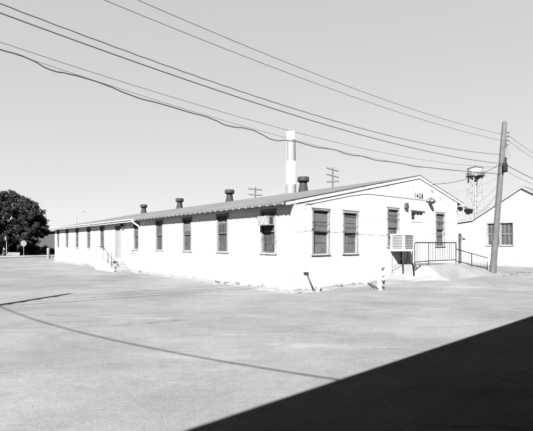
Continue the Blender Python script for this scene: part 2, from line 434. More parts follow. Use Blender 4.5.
b.pbox(PG, u0-e-.03, u1+e+.03, 3.172, 3.20, -.09, 0)
b.build('frame', M['trim'], door)
# long side door
b = MB(); b.pbox(PLW, DOOR_Y-.40, DOOR_Y+.40, .71, 2.66, .06, .10)
for zz0, zz1 in ((.85,1.6),(1.72,2.5)):
    b.pbox(PLW, DOOR_Y-.30, DOOR_Y+.30, zz0, zz1, .052, .062)
door2 = b.build('door', M['doorp'], hall)
b = MB(); b.tube([(.02, DOOR_Y-.33, 1.7), (.06, DOOR_Y-.33, 1.7)], .028, 8); b.build('handle', M['dark_metal'], door2)
b = MB(); b.pbox(PLW, DOOR_Y-.50, DOOR_Y-.41, .70, 2.72, -.026, .05); b.pbox(PLW, DOOR_Y+.41, DOOR_Y+.50, .70, 2.72, -.026, .05); b.pbox(PLW, DOOR_Y-.55, DOOR_Y+.55, 2.72, 2.79, -.045, .05)
b.build('frame', M['trim2'], door2)
# lamp under the eave beside that door
b = MB(); b.lathe([(.03,.22),(.05,.12),(.15,.0),(.16,-.03),(.12,-.03)], 14, (-.16, 15.2, 2.74)); b.tube([(-.02,15.2,2.97),(-.16,15.2,2.97),(-.16,15.2,2.9)], .018, 6)
b.build('wall_lamp', M['black'], hall)
# capped vent pipe on the long wall
b = MB(); b.tube([(-.045,13.75,1.30),(-.045,13.75,1.02)], .025, 8); b.build('vent_pipe', M['galv'], hall)

# number over the door
cu = bpy.data.curves.new('digits', 'FONT'); cu.body = '1428'; cu.size = .33; cu.space_character = 1.28; cu.extrude = .004; cu.offset = .010; cu.align_x = 'CENTER'
tmp = bpy.data.objects.new('digits', cu); col.objects.link(tmp)
dg = bpy.context.evaluated_depsgraph_get(); me = bpy.data.meshes.new_from_object(tmp.evaluated_get(dg)); bpy.data.objects.remove(tmp)
me.materials.clear(); me.materials.append(M['black'])
num = bpy.data.objects.new('building_number', me); col.objects.link(num); num.parent = hall
num.location = (8.02, -.012, 3.76); num.rotation_euler = (R(90), 0, 0); num['label'] = 'black painted number 1428 high on the gable'

# gable conduit, drop wires and floodlight
def pipe(name, pts, r, m, n=8, parent=hall): b = MB(); b.tube(pts, r, n); return b.build(name, m, parent)
def yw(d): return -d
cz = lambda s: roof_z(s)-.36
pipe('conduit', [(.50,-.014,.58),(.50,-.014,2.86),(.52,-.014,2.97),(.60,-.014,3.05),(.72,-.014,cz(.72)+.10),(1.6,-.014,cz(1.6)+.10),(3.0,-.014,cz(3.0)+.09),(3.9,-.014,cz(3.9)+.04),(4.25,-.014,3.66),(6.2,-.014,3.68),(8.6,-.014,3.70)], 0.011, M['galvl'])
# service wires stapled on the gable
pipe('service_wire', [(8.95,-.05,4.42),(8.6,-.04,4.40),(8.1,-.04,4.36),(7.2,-.04,4.28),(7.05,-.04,4.20),(7.0,-.05,3.9),(6.95,-.08,3.55),(7.0,-.14,3.25),(7.12,-.17,3.18),(7.25,-.14,3.26),(7.34,-.07,3.6),(7.40,-.04,3.95),(7.52,-.04,4.25),(7.8,-.04,4.5)], .006, M['wire'], 6)
pipe('service_wire', [(6.35,-.05,3.62),(6.4,-.10,3.4),(6.5,-.15,3.22),(6.62,-.13,3.25),(6.7,-.08,3.45)], .012, M['wire'], 6)
pipe('service_wire', [(9.3,-.04,4.0),(9.32,-.04,3.85),(9.25,-.04,3.78)], .010, M['wire'], 6)
b = MB(); b.box(6.78,6.98,-.13,-.03,3.22,3.46); b.box(6.82,6.94,-.16,-.13,3.26,3.34); b.build('meter_box', M['galv'], hall)
b = MB(); b.lathe([(.05,.15),(.09,.12),(.165,.02),(.175,-.02),(.14,-.06),(.09,-.11),(.03,-.13)], 16, (8.95,-.17,3.66)); b.tube([(8.6,-.05,3.70),(8.75,-.08,3.76),(8.9,-.15,3.83),(8.95,-.17,3.80)], .025, 8)
b.build('gable_lamp', M['galv'], hall)
# insulator bracket near the peak
b = MB(); b.tube([(8.95,-.02,4.42),(8.95,-.22,4.46)], .015, 6); b.lathe([(.02,-.05),(.04,-.03),(.03,0),(.04,.03),(.02,.06)], 10, (8.95,-.22,4.46)); b.build('insulator', M['ceram'], hall)
# twin floodlights under the right eave end
def flood(p, q, r):
    b = MB(); p = Vector(p); q = Vector(q); d = (q-p).normalized()
    b.tube([p-d*.05, p, p+d*.14, p+d*.25], [r*.35, r*.6, r*.85, r], 12); b.tube([p-d*.02, p+Vector((0,.04,.16)), p+Vector((0,.12,.2))], .02, 6)
    return b.build('floodlight', M['black'], hall)
flood((11.75,-.14,3.50),(11.45,-.5,3.35),.12)
flood((12.55,-.16,3.42),(12.3,-.55,3.25),.17); flood((12.8,-.14,3.44),(13.1,-.45,3.34),.13)

# corner pipe: strap, leaning rod and the white guard stub
b = MB(); b.box(.40,.62,-.07,-.024,.62,.66); b.build('pipe_strap', M['dark_metal'], hall)
pipe('ground_rod', [(.50,-.06,.66),(.60,-.16,.34),(.68,-.28,.02)], .022, M['dark_metal'])
g = MB(); g.tube([(0,0,-.05),(.06,-.01,.42)], [.055,.05], 12); gp = g.build('guard_post', M['trim']); gp.location = W(.70,-.42); gp.rotation_euler = (0,0,ANG)
tag(gp, 'short leaning white guard stub at the near corner of the white building', 'post')

# window air conditioner in the nearest long-side window (a thing resting in the window)
ac = empty('window_air_conditioner', W(0, 1.36, 2.30), ANG, label='small boxy air conditioner sticking out of the window nearest the corner', cat='air conditioner')
b = MB(); b.box(-.30,.06,-.29,.29,.0,.34); b.build('casing', M['trim2'], ac, .012)
b = MB(); b.box(-.306,-.301,-.25,.10,.04,.30); b.build('grille', M['galvl'], ac)
b = MB(); b.box(-.20,-.05,-.296,-.291,.05,.30); b.build('side_vent', M['dark_metal'], ac)

# evaporative cooler on legs by the gable
ec = empty('evaporative_cooler', W(5.66, 0, .55), ANG, label='big white louvred evaporative cooler on dark legs against the gable window', cat='cooler')
b = MB()
x0,x1,y0,y1,z0,z1 = .0,.84,-.68,-.04,.78,1.50
b.box(x0,x1,y0,y1,z0,z0+.06); b.box(x0-.012,x1+.012,y0-.012,y1,z1-.05,z1)
for xx in (x0, x1-.07):
    for yy in (y0, y1-.07): b.box(xx,xx+.07,yy,yy+.07,z0+.06,z1-.05)
b.build('cabinet', M['trim'], ec)
def louvre(name, axis):
    b = MB()
    for k in range(9):
        zz = z0+.07+k*.066
        if axis == 'f': b.hexa([(x0+.07,y0+.005,zz),(x1-.07,y0+.005,zz),(x1-.07,y0+.04,zz+.045),(x0+.07,y0+.04,zz+.045),(x0+.07,y0+.005,zz+.008),(x1-.07,y0+.005,zz+.008),(x1-.07,y0+.04,zz+.053),(x0+.07,y0+.04,zz+.053)])
        else: b.hexa([(x0+.005,y0+.07,zz),(x0+.005,y1-.07,zz),(x0+.04,y1-.07,zz+.045),(x0+.04,y0+.07,zz+.045),(x0+.005,y0+.07,zz+.008),(x0+.005,y1-.07,zz+.008),(x0+.04,y1-.07,zz+.053),(x0+.04,y0+.07,zz+.053)])
    if axis == 'f': b.box(x0+.07,x1-.07,y0+.045,y0+.05,z0+.06,z1-.05)
    else: b.box(x0+.045,x0+.05,y0+.07,y1-.07,z0+.06,z1-.05)
    return b.build(name, M['trim2'], ec)
louvre('louvre_panel', 'f'); louvre('louvre_panel', 's')
for (xx,yy,zb) in ((.04,-.63,-.35),(.76,-.63,.12),(.04,-.10,-.5),(.76,-.10,.12)):
    b = MB(); w_ = .022 if xx < .1 and yy > -.2 else .042; b.box(xx,xx+w_,yy,yy+w_,zb,.778); b.build('leg', M['dark_metal'], ec)
b = MB(); b.tube([(.065,-.12,.05),(.065,-.60,.55)], .014, 6); b.build('brace', M['dark_metal'], ec)
b = MB(); b.tube([(.9,-.3,.9),(.93,-.3,.7),(.90,-.32,.5),(.86,-.34,.3),(.9,-.36,.2)], .012, 6); b.build('drain_hose', M['dark_metal'], ec)

# ------------------------------------------------------------------ ramp mound in front of the gable
b = MB()
S = [5.2, 5.42, 6.15, 6.2, 7.5, 8.96, 9.02, 11.0, 13.2, 13.7]
Z = [-.1, .10, .735, .745, .75, .75, .745, .45, .10, -.1]
Y = [.03, -1.44, -1.47, -1.95, -2.42, -2.5]
Q = [1, 1, .99, .55, .14, .02]
def sm(a, b, x): f = min(1, max(0, (x-a)/(b-a))); return f*f*(3-2*f)
def apron(s, y): return .22*sm(3.6, 6.6, s)*(1-sm(10.0, 13.6, s)*.75)*(1-sm(14, 17, s))*(1-sm(-1.9, -5.2, y)) if False else .22*sm(3.6, 6.6, s)*(1-.6*sm(9.5, 12, s))*(1-sm(13, 17, s))*sm(-5.2, -1.9, y)
rows = []
for s, z in zip(S, Z):
    row = []
    for j, (yy, q) in enumerate(zip(Y, Q)):
        k = .62 if s < 6 else (1.0 if s < 9.3 else .93)
        wob = random.uniform(-.05,.05) if j > 3 else 0
        base = apron(s, yy*k); zz = max(z*q, base + ((.012 if j < 5 else -.05) if z > 0 else -.08)) + (random.uniform(-.008,.008) if j > 2 else 0)
        row.append(b.bm.verts.new(W(s + wob, yy*k + (wob if j > 3 else 0), zz)))
    rows.append(row)
for i in range(len(rows)-1):
    for j in range(len(Y)-1):
        f = b.bm.faces.new((rows[i][j], rows[i][j+1], rows[i+1][j+1], rows[i+1][j])); f.smooth = False
tag(b.build('concrete_ramp', M['ramp']), kind='structure')
b = MB(); rows = []
for i in range(61):
    s = 3.0 + i*.25; rows.append([b.bm.verts.new(W(s, -.02 - j*.27, apron(s, -.02-j*.27) + (.004 if 0 < i < 60 and j < 20 else -.004))) for j in range(21)])
for i in range(60):
    for j in range(20):
        f = b.bm.faces.new((rows[i][j], rows[i][j+1], rows[i+1][j+1], rows[i+1][j])); f.smooth = True
tag(b.build('asphalt_apron', M['asphalt']), kind='structure')
def ramp_z(s):
    for i in range(len(S)-1):
        if S[i] <= s <= S[i+1]: return Z[i] + (Z[i+1]-Z[i])*(s-S[i])/(S[i+1]-S[i])
    return 0
rl = empty('ramp_railing', W(5.3, -1.3), ANG, label='dark pipe railing with balusters along the ramp landing and slope', cat='railing')
def rp(s, z): return (s-5.3, 0, z)
b = MB(); b.tube([rp(5.42,.55),rp(5.42,1.62),rp(5.47,1.69),rp(6.2,1.69),rp(8.98,1.69),rp(8.98,.74)], .030, 8); b.build('top_rail', M['dark_metal'], rl)
b = MB(); b.tube([rp(5.42,.90),rp(6.5,.92),rp(8.98,.91)], .026, 8); b.build('bottom_rail', M['dark_metal'], rl)
b = MB(); b.tube([rp(8.98,1.40),rp(10.6,1.17),rp(12.40,.92)], .028, 8); b.build('slope_rail', M['dark_metal'], rl)
b = MB(); b.tube([rp(8.98,.86),rp(10.6,.62),rp(12.40,.38)], .024, 8); b.build('slope_rail', M['dark_metal'], rl)
for s, zt, r in ((6.52,1.69,.026),(10.62,1.18,.02),(12.40,.93,.022)):
    b = MB(); b.tube([rp(s,ramp_z(s)-.06),rp(s,zt)], r, 8); b.build('post', M['dark_metal'], rl)
for k in range(16):
    s = 5.62 + k*.21
    if abs(s-6.52) < .06: continue
    b = MB(); b.tube([rp(s,.91),rp(s,1.68)], .015, 6); b.build('baluster', M['dark_metal'], rl)
for k in range(12):
    s = 9.25 + k*.26
    if abs(s-10.62) < .06: continue
    f = (s-8.98)/3.42
    b = MB(); b.tube([rp(s,.86-.48*f),rp(s,1.40-.48*f)], .014, 6); b.build('baluster', M['dark_metal'], rl)

# ------------------------------------------------------------------ long-side stair
st = empty('entrance_steps', W(0, 15.6), ANG, label='white concrete stoop with grey steps at the long-side door', cat='steps')
b = MB(); b.box(-1.15,-.03,.0,1.45,-.02,.70); b.build('landing', M['stoop'], st, .01)
for k in range(4):
    zt = .70 - .14*(k+1); b = MB(); b.box(-1.02,-.03,-.38*(k+1),-.38*k-.002,-.02,zt); b.build('step', M['step'], st, .006)
b = MB(); b.prism([(-1.15,-1.62,-.02),(-1.15,-.002,-.02),(-1.15,-.002,.70),(-1.15,-.25,.66),(-1.15,-1.62,.12)], (.125,0,0)); b.build('side_wall', M['stoop'], st)
b = MB()
b.tube([(-1.1,.05,.70),(-1.1,.05,1.46),(-1.1,1.4,1.46),(-1.1,1.4,.70)], .024, 6); b.tube([(-1.1,1.4,1.46),(-.12,1.4,1.46),(-.12,1.4,.70)], .022, 6)
b.tube([(-1.1,1.4,.76),(-.12,1.4,.76)], .014, 6)
b.build('landing_rail', M['dark_metal'], st)
b = MB(); b.tube([(-1.1,.05,1.40),(-1.1,-1.35,.78),(-1.1,-1.35,.1)], .026, 6); b.tube([(-1.1,-.72,1.05),(-1.1,-.72,.4)], .030, 6); b.tube([(-1.1,-.72,1.04),(-.98,-.78,1.04)], .016, 6)
b.build('handrail', M['dark_metal'], st)

# ------------------------------------------------------------------ small things by the ramp
hp = empty('water_standpipe', (4.03, 14.55, 0), ANG, label='white water standpipe post with valves beside the gable', cat='standpipe')
b = MB(); b.tube([(0,0,-.05),(-.01,0,.86),(-.01,0,.92),(-.01,0,.945)], [.075,.072,.06,.01], 14); b.build('post', M['trim'], hp)
b = MB(); b.tube([(.02,-.02,.74),(.14,-.03,.74),(.16,-.03,.68)], .03, 8); b.lathe([(.07,0),(.085,.03),(.07,.07)], 12, (.14,-.03,.74)); b.build('valve', M['galv'], hp)
b = MB(); b.tube([(.05,-.02,.50),(.20,-.02,.50),(.24,-.02,.44)], .028, 8); b.lathe([(.04,0),(.065,.02),(.05,.06)], 12, (.2,-.02,.48)); b.build('valve', M['galvl'], hp)
b = MB(); b.tube([(.05,-.02,.30),(.20,-.02,.30),(.24,-.02,.20)], .032, 8); b.lathe([(.05,0),(.07,.02),(.06,.07)], 12, (.19,-.02,.27)); b.build('valve', M['galv'], hp)
b = MB(); b.tube([(-.05,-.02,.02),(-.14,.05,.10),(-.3,.16,.22),(-.34,.22,.23)], .022, 8); b.tube([(-.12,.12,.05),(-.26,.28,.20)], .016, 6); b.build('elbow_pipe', M['dark_metal'], hp)

mp = empty('meter_post', (10.40, 22.0, 0), 0, label='dark timber post with a round electric meter between the two white buildings', cat='post')
b = MB(); b.box(-.06,.06,-.06,.06,-.05,2.2); b.build('post', M['dark_wood'], mp)
b = MB(); b.box(.062,.25,-.09,.03,1.78,2.12); b.tube([(.155,-.09,1.98),(.155,-.17,1.98),(.155,-.185,1.98)], [.085,.085,.05], 14); b.build('meter', M['galvl'], mp)
vp = empty('valve_pedestal', (10.72, 20.1, 0), 0, label='small dark pipe pedestal at the foot of the leaning pole', cat='pipe')
b = MB(); b.tube([(0,0,-.03),(0,0,.26),(0,0,.30)], [.075,.075,.04], 12); b.build('cap', M['dark_metal'], vp)
b = MB(); b.tube([(.05,-.02,.05),(.2,-.02,.03),(.36,0,.03)], .025, 8); b.build('pipe', M['dark_metal'], vp)

# ------------------------------------------------------------------ utility poles and wires
def pole_shaft(b, h, lean, r0, r1, n=14):
    b.tube([(lean*z/h, 0, z) for z in [-.1, h*.25, h*.5, h*.75, h-.06, h]], [r0, r0+(r1-r0)*.25, (r0+r1)/2, r0+(r1-r0)*.75, r1, r1*.7], n)
PRX, PRY, PRH = 11.16, 20.2, 7.66
pr = empty('utility_pole', (PRX, PRY, 0), 0, label='leaning wooden utility pole with side insulators, beside the ramp railing', cat='utility pole', group='utility poles')
b = MB(); pole_shaft(b, PRH, .60, .16, .108); b.build('shaft', M['wood'], pr)
lx = lambda z: .60*z/PRH
for z in (7.12, 6.93, 6.74, 6.52):
    b = MB(); b.tube([(lx(z)+.10,0,z),(lx(z)+.19,0,z)], .014, 6); b.lathe([(.035,-.05),(.055,-.03),(.035,0),(.055,.03),(.035,.05)], 12, (lx(z)+.23,0,z)); b.build('insulator', M['ceram'], pr)
b = MB(); b.box(lx(6.8)+.115,lx(6.8)+.135,-.03,.03,6.35,7.3); b.build('bracket', M['galv'], pr)
b = MB(); b.tube([(lx(6.3)+.26,-.02,6.46),(lx(6)+.18,-.06,6.05),(lx(5.8)+.06,-.15,5.72)], .035, 8); b.build('cable_end', M['galv'], pr)
b = MB(); b.lathe([(.05,-.02),(.10,0),(.115,.05),(.115,.36),(.09,.42),(.05,.46)], 14, (lx(5.3)+.06,-.24,5.14)); b.tube([(lx(5.5)+.10,-.2,5.58),(lx(5.5)+.12,-.18,5.85)], .04, 8); b.build('splice_can', M['black'], pr)
b = MB()
b.tube([(lx(6)+.18+.20*math.sin(a), -.05, 5.95+.17*math.cos(a)) for a in [k*math.pi/8 for k in range(15)]], .012, 6); b.build('wire_loop', M['wirel'], pr)
b = MB(); b.tube([(lx(.2)-.02,-.16,.05),(lx(2.5)-.0,-.155,2.5),(lx(5)+.0,-.145,5.0)], .018, 6); b.build('ground_wire', M['galv'], pr)

PLX, PLY = None, None
tip = Vector(((70-CX)/F*13.5, 13.5, 0)); H_L = 8.0
plp = tip - LIGHT_AZ*(H_L*SHL); PLX, PLY = plp.x, plp.y
pl = empty('utility_pole', (PLX, PLY, 0), 0, label='wooden utility pole left of the view whose shadow lies on the asphalt', cat='utility pole', group='utility poles')
b = MB(); pole_shaft(b, H_L, 0, .16, .10); b.build('shaft', M['wood'], pl)
for z in (7.4, 6.9, 6.5, 6.2, 5.9):
    b = MB(); b.lathe([(.03,-.05),(.05,-.03),(.03,0),(.05,.03),(.03,.05)], 10, (.17,0,z)); b.tube([(.08,0,z),(.17,0,z)], .012, 6); b.build('insulator', M['ceram'], pl)
A = Vector((PRX+.45, PRY, 0)); D = Vector((PLX, PLY, 0)) - A; D.z = 0
far = A - D*.95
pf = empty('utility_pole', (far.x, far.y, 0), 0, label='wooden utility pole beyond the right edge carrying the wires onward', cat='utility pole', group='utility poles')
b = MB(); pole_shaft(b, 8.2, 0, .16, .11); b.build('shaft', M['wood'], pf)

def on_span(px, py):          # photo pixel -> point in the vertical plane of the pole line, as (k, z)
    q = (px-CX)/F; k = (q*A.y - A.x)/(D.x - q*D.y); Yd = A.y + D.y*k
    return k, CAMZ + (HY-py)/F*Yd
def fit2(p):                  # least squares z = a + bk + ck^2
    import numpy as np
    ks = np.array([q[0] for q in p]); zs = np.array([q[1] for q in p])
    Mx = np.stack([np.ones_like(ks), ks, ks*ks], 1); r = np.linalg.lstsq(Mx, zs, rcond=None)[0]; return [float(v) for v in r]
def wire(name, label, pix, r, m, wav=None, off=0.0, kmax=1.0, cat='wire'):
    cf = fit2([on_span(*p) for p in pix]); pts = []; n = 240 if wav else 44
    nrm = Vector((-D.y, D.x, 0)).normalized()
    for i in range(n+1):
        k = kmax*i/n; z = cf[0]+cf[1]*k+cf[2]*k*k
        lat = off*(1-abs(2*k-1)**4)*0 
        p = A + D*k + nrm*lat; p.z = z + (wav(k) if wav else 0); pts.append(p)
    b = MB(); b.tube(pts, r, 6); o = b.build(name, m); print(name, 'zL=%.2f zR=%.2f' % (pts[-1].z, pts[0].z))
    return tag(o, label, cat, 'overhead wires')
wire('power_line', 'thin overhead wire highest in the sky, meeting the pole top', [(136,0),(180,17),(280,60),(350,87.3),(425,113),(499,133.5)], .009, M['wirel'])
wire('power_line', 'thin overhead wire just below the highest one', [(107,0),(180,31),(251,60),(350,95.5),(425,120),(499,140)], .009, M['wirel'])
wire('power_line', 'dark twisted overhead wire above the thickest straight cable', [(0,2.7),(90,38),(180,71),(350,125.7),(425,143),(499,154.5)], .010, M['wire'], lambda k: .004*math.sin(k*330))
wire('power_line', 'thickest straight dark cable sweeping from upper left to the pole', [(0,11.8),(90,46),(180,78.4),(350,132.3),(425,150),(498,163.4)], .0115, M['wire'])
wire('power_line', 'thin grey wire strung between the thick straight cable and the wavy cable', [(0,41.2),(180,100.7),(350,145),(490,167)], .007, M['wirel'])
WV = [(0,49.5),(20,55),(34,61),(44,67),(54,71.2),(66,73.2),(80,76.5),(95,81),(110,86.5),(125,93),(140,98.5),(160,103.5),(172,107),(190,112.5),(205,116.3),(216,120.5),(225,125),(233,126.8),(244,128),(254,130.5),(262,134.5),(270,139),(277,140.6),(287,140.4),(297,141.6),(308,145),(318,147.6),(326,148.4),(336,150),(345,153.6),(352,155.2),(362,156.2),(376,160.3),(390,161.8),(402,163.6),(415,166.5),(430,167.6),(448,169.6),(466,171.3),(484,173),(499,174)]
WK = sorted(on_span(*p) for p in WV); WCF = fit2(WK)
def wavy(k):
    for (k0, z0), (k1, z1) in zip(WK[:-1], WK[1:]):
        if k0 <= k <= k1:
            f = (k-k0)/(k1-k0); f = f*f*(3-2*f); d0 = z0-WCF[0]-WCF[1]*k0-WCF[2]*k0*k0; d1 = z1-WCF[0]-WCF[1]*k1-WCF[2]*k1*k1
            return d0+(d1-d0)*f
    return (WK[-1][1]-WCF[0]-WCF[1]*WK[-1][0]-WCF[2]*WK[-1][0]**2)*max(0, 1-(k-WK[-1][0])*8) if k > WK[-1][0] else 0
wire('telephone_cable', 'wavy sagging telephone cable, lowest of the long span', WV, .0125, M['wire'], wavy)
wire('power_line', 'faint thin wire running alongside the wavy telephone cable', [(0,47.5),(60,69),(180,107.5),(228,123.5),(295,140),(350,153.5),(466,170),(499,173)], .006, M['wirel'])

def span(name, label, a, c, sag, r, m, group='overhead wires', cat='wire', n=28):
    a, c = Vector(a), Vector(c); pts = []
    for i in range(n+1):
        f = i/n; p = a.lerp(c, f); p.z -= 4*sag*f*(1-f); pts.append(p)
    b = MB(); b.tube(pts, r, 6); return tag(b.build(name, m), label, cat, group)
PT = lambda z: Vector((PRX+lx(z), PRY-.12, z))
span('service_drop', 'dark service wire from the pole to the bracket near the gable peak', PT(5.62), W(8.95,-.22,4.48), .26, .014, M['wire'])
span('service_drop', 'thin drop wire from the pole to the right rake of the gable', PT(5.0), W(10.6,-.12,4.22), .18, .007, M['wirel'])
span('service_drop', 'thin drop wire from the pole to the floodlights at the right eave end', PT(4.75), W(12.6,-.12,3.55), .25, .007, M['wirel'])
span('service_drop', 'dark wire running from the pole down to the right-hand white building', PT(4.4)+Vector((.1,.2,0)), (17.3, 34.1, 4.1), .35, .010, M['wirel'])
for z, zf, sg, r, lab in ((7.0,7.6,1.0,.009,'topmost thin wire leaving the pole to the right edge'),(6.75,7.2,1.0,.009,'second thin wire leaving the pole to the right edge'),
                     (5.55,6.4,.9,.016,'dark thick wire leaving the pole to the right edge'),(5.25,6.1,.9,.010,'lowest wire leaving the pole to the right edge')):
    span('power_line', lab, (PRX+lx(z)+.2, PRY, z), (far.x, far.y, zf), sg, r, M['wire'] if r > .012 else M['wirel'])
# service cable from the left pole to the added overhang behind the viewpoint (its shadow is the curved line on the asphalt)
shade_pts = [(2,306.5),(50,323.5),(125,343.5),(200,357.5),(266,369),(340,381)]
# ------------------------------------------------------------------ unseen building behind the viewpoint (casts the black foreground shadow)
EH = 4.2
sp = Vector(((183-CX)/F*(F*CAMZ/187.5), F*CAMZ/187.5, 0)); edge_l = sp.dot(L) - EH*SHL*LIGHT_AZ.dot(L)
wh = empty('unseen_shed', L*edge_l, ANG, label='unseen long building behind the viewpoint with a dark overhang added to deepen its foreground shade', cat='building')
b = MB(); b.box(-16, 40, -17, -5.0, 0, 5.6); b.build('wall', M['darkwall'], wh)  # unseen walls, kept dark so little light bounces into the foreground shade
b = MB(); b.hexa([(-16.6,-5.0,EH+.25),(40.6,-5.0,EH+.25),(40.6,0,EH-.02),(-16.6,0,EH-.02),(-16.6,-5.0,EH+.40),(40.6,-5.0,EH+.40),(40.6,0,EH+.0),(-16.6,0,EH+.0)]); b.build('added_canopy', M['darkwall'], wh)  # deep dark overhang added to block sky light from the foreground shade
b = MB(); b.prism([(-16.5,-17.4,5.605),(-16.5,-4.8,5.605),(-16.5,-11,8.2)], (57,0,0)); b.build('roof', M['darkwall'], wh)
for x in (-9, -1.5, 6, 13.5, 21, 28.5):
    b = MB(); b.box(x, x+3.2, -4.99, -4.94, .02, 3.4); b.build('door', M['dark_wood'], wh)
a = Vector((PLX+.15, PLY, 5.95))
e_sh = Vector(((340-CX)/F*(F*CAMZ/(381-HY)), F*CAMZ/(381-HY), 0)); c = e_sh - LIGHT_AZ*(EH*SHL); c.z = EH-.0
c = c + L*(edge_l - c.dot(L) - .02) ; c.z = EH+.02
# sag chosen so that the mid point's shadow meets the measured one
best = None
for sg in [x*.05 for x in range(0, 50)]:
    err = 0
    for px, py in shade_pts[1:5]:
        Yd = F*CAMZ/(py-HY); q = Vector(((px-CX)/F*Yd, Yd, 0)); d = 9e9
        for i in range(41):
            f = i/40; p = a.lerp(c, f); p.z -= 4*sg*f*(1-f); s_ = Vector((p.x, p.y, 0)) + LIGHT_AZ*(p.z*SHL); d = min(d, (s_-q).length)
        err += d*d
    if best is None or err < best[0]: best = (err, sg)
print('cable sag', best)
span('service_cable', 'thick service cable left of the view whose curved shadow crosses the asphalt', a, c, best[1], .015, M['wire'])

# ------------------------------------------------------------------ white building at the right
P0 = Vector((18.8, 31.0, 0))
rb = empty('white_gabled_building', P0, ANG, label='white gabled building with one double window behind the pole at the right', cat='building')
# local x = into the building (G), local y = along L ; gable faces -x
TP, EP = -.5, 3.05
pk = 5.87
prof = [(4.9,0),(4.9,3.38),(EP,3.60),(TP,pk),(-4.2,3.50),(-4.2,0)]
def PR_(u, z, d=0): return (d, u, z)
wu0, wu1, wz0, wz1 = .12, 1.96, 1.52, 3.22
def topf(u):
    pts = sorted([(4.9,3.38),(EP,3.60),(TP,pk),(-4.2,3.50)])
    for (a_,za),(c_,zc) in zip(pts[:-1], pts[1:]):
        if a_ <= u <= c_: return za+(zc-za)*(u-a_)/(c_-a_)
b = MB(); wall_panel(b, PR_, -4.2, 4.9, 0, topf, [(wu0,wu1,wz0,wz1)], breaks=[TP, EP])
b.face([(0,-4.2,0),(24,-4.2,0),(24,-4.2,3.5),(0,-4.2,3.5)]); b.face([(0,4.9,0),(24,4.9,0),(24,4.9,3.38),(0,4.9,3.38)])
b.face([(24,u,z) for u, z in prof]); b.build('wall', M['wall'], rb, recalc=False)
b = MB()
def rslab(u0, z0, u1, z1):
    b.hexa([(-.12,u0,z0),(24.3,u0,z0),(24.3,u1,z1),(-.12,u1,z1),(-.12,u0,z0+.10),(24.3,u0,z0+.10),(24.3,u1,z1+.10),(-.12,u1,z1+.10)])
sl = (pk-3.5)/(TP+4.2)
rslab(-4.6, 3.5-.4*sl, TP, pk); rslab(TP, pk, EP, 3.60); rslab(EP, 3.60, 5.2, 3.345)
rr = b.build('roof', M['roof'], rb)
b = MB()
for (u0,z0,u1,z1) in ((-4.6,3.5-.4*sl,TP,pk),(TP,pk,EP,3.60),(EP,3.6,5.2,3.345)):
    b.prism([(-.145,u0,z0-.10),(-.145,u1,z1-.10),(-.145,u1,z1+.07),(-.145,u0,z0+.07)], (.022,0,0))
b.build('rake_board', M['trim2'], rr)
b = MB()
for a_, c_ in ((wu0, (wu0+wu1)/2-.04), ((wu0+wu1)/2+.04, wu1)):
    for e_, g_, d_ in ((wz0, (wz0+wz1)/2+.02, .11), ((wz0+wz1)/2-.02, wz1, .07)):
        b.pbox(PR_, a_+.005, a_+.05, e_, g_, d_, d_+.035); b.pbox(PR_, c_-.05, c_-.005, e_, g_, d_, d_+.035)
        b.pbox(PR_, a_+.05, c_-.05, e_, e_+.05, d_, d_+.034); b.pbox(PR_, a_+.05, c_-.05, g_-.05, g_, d_, d_+.034)
        b.pbox(PR_, a_+.05, c_-.05, e_+.05, g_-.05, d_+.02, d_+.03, 1)
        for q in (1, 2):
            uu = a_+(c_-a_)*q/3; b.pbox(PR_, uu-.011, uu+.011, e_+.05, g_-.05, d_+.006, d_+.026)
b.pbox(PR_, (wu0+wu1)/2-.04, (wu0+wu1)/2+.04, wz0, wz1, .0, .15)
wn = b.build('window', [M['trim2'], M['pane']], rb)
b = MB(); b.pbox(PR_, wu0-.09, wu0+.01, wz0, wz1, -.026, .05); b.pbox(PR_, wu1-.01, wu1+.09, wz0, wz1, -.026, .05); b.pbox(PR_, wu0-.09, wu1+.09, wz1-.01, wz1+.09, -.028, .05); b.build('frame', M['trim2'], wn)
b = MB(); b.pbox(PR_, wu0-.12, wu1+.12, wz0-.06, wz0-.002, -.08, .12); b.build('sill', M['trim2'], wn)
# concrete apron at its foot
b = MB(); q = [P0 + G*(-1.5) + L*(-8), P0 + G*.2 + L*(-8), P0 + G*.2 + L*6, P0 + G*(-1.5) + L*6]
b.prism([(p.x,p.y,-.02) for p in q], (0,0,.12)); tag(b.build('pavement', M['walk']), kind='structure')

# ------------------------------------------------------------------ far things above the roof line
def px3(px, py, Yd): return Vector(((px-CX)/F*Yd, Yd, CAMZ + (HY-py)/F*Yd))
ck = px3(291, 132, 95)
ch = empty('smokestack', (ck.x, ck.y, 0), 0, label='tall banded white smokestack rising behind the roof', cat='chimney')
zt = ck.z; zz = lambda py: px3(291, py, 95).z
def band(z0, z1, r0, r1, m, name): b = MB(); b.lathe([(r0,z0),(r1,z1)], 32); return b.build(name, m, ch)
band(-.1, zz(184.5), 1.35, 1.17, M['grey_stack'], 'base_band'); band(zz(184.5), zz(161.5), 1.17, 1.10, M['white_stack'], 'white_band')
band(zz(161.5), zz(140), 1.08, 1.02, M['grey_stack'], 'grey_band'); band(zz(140), zt, 1.05, 1.03, M['white_stack'], 'top_band')
b = MB(); b.tube([(-1.05,-.55,3),(-1.02,-.4,zt)], .05, 6); b.build('ladder', M['galvl'], ch)

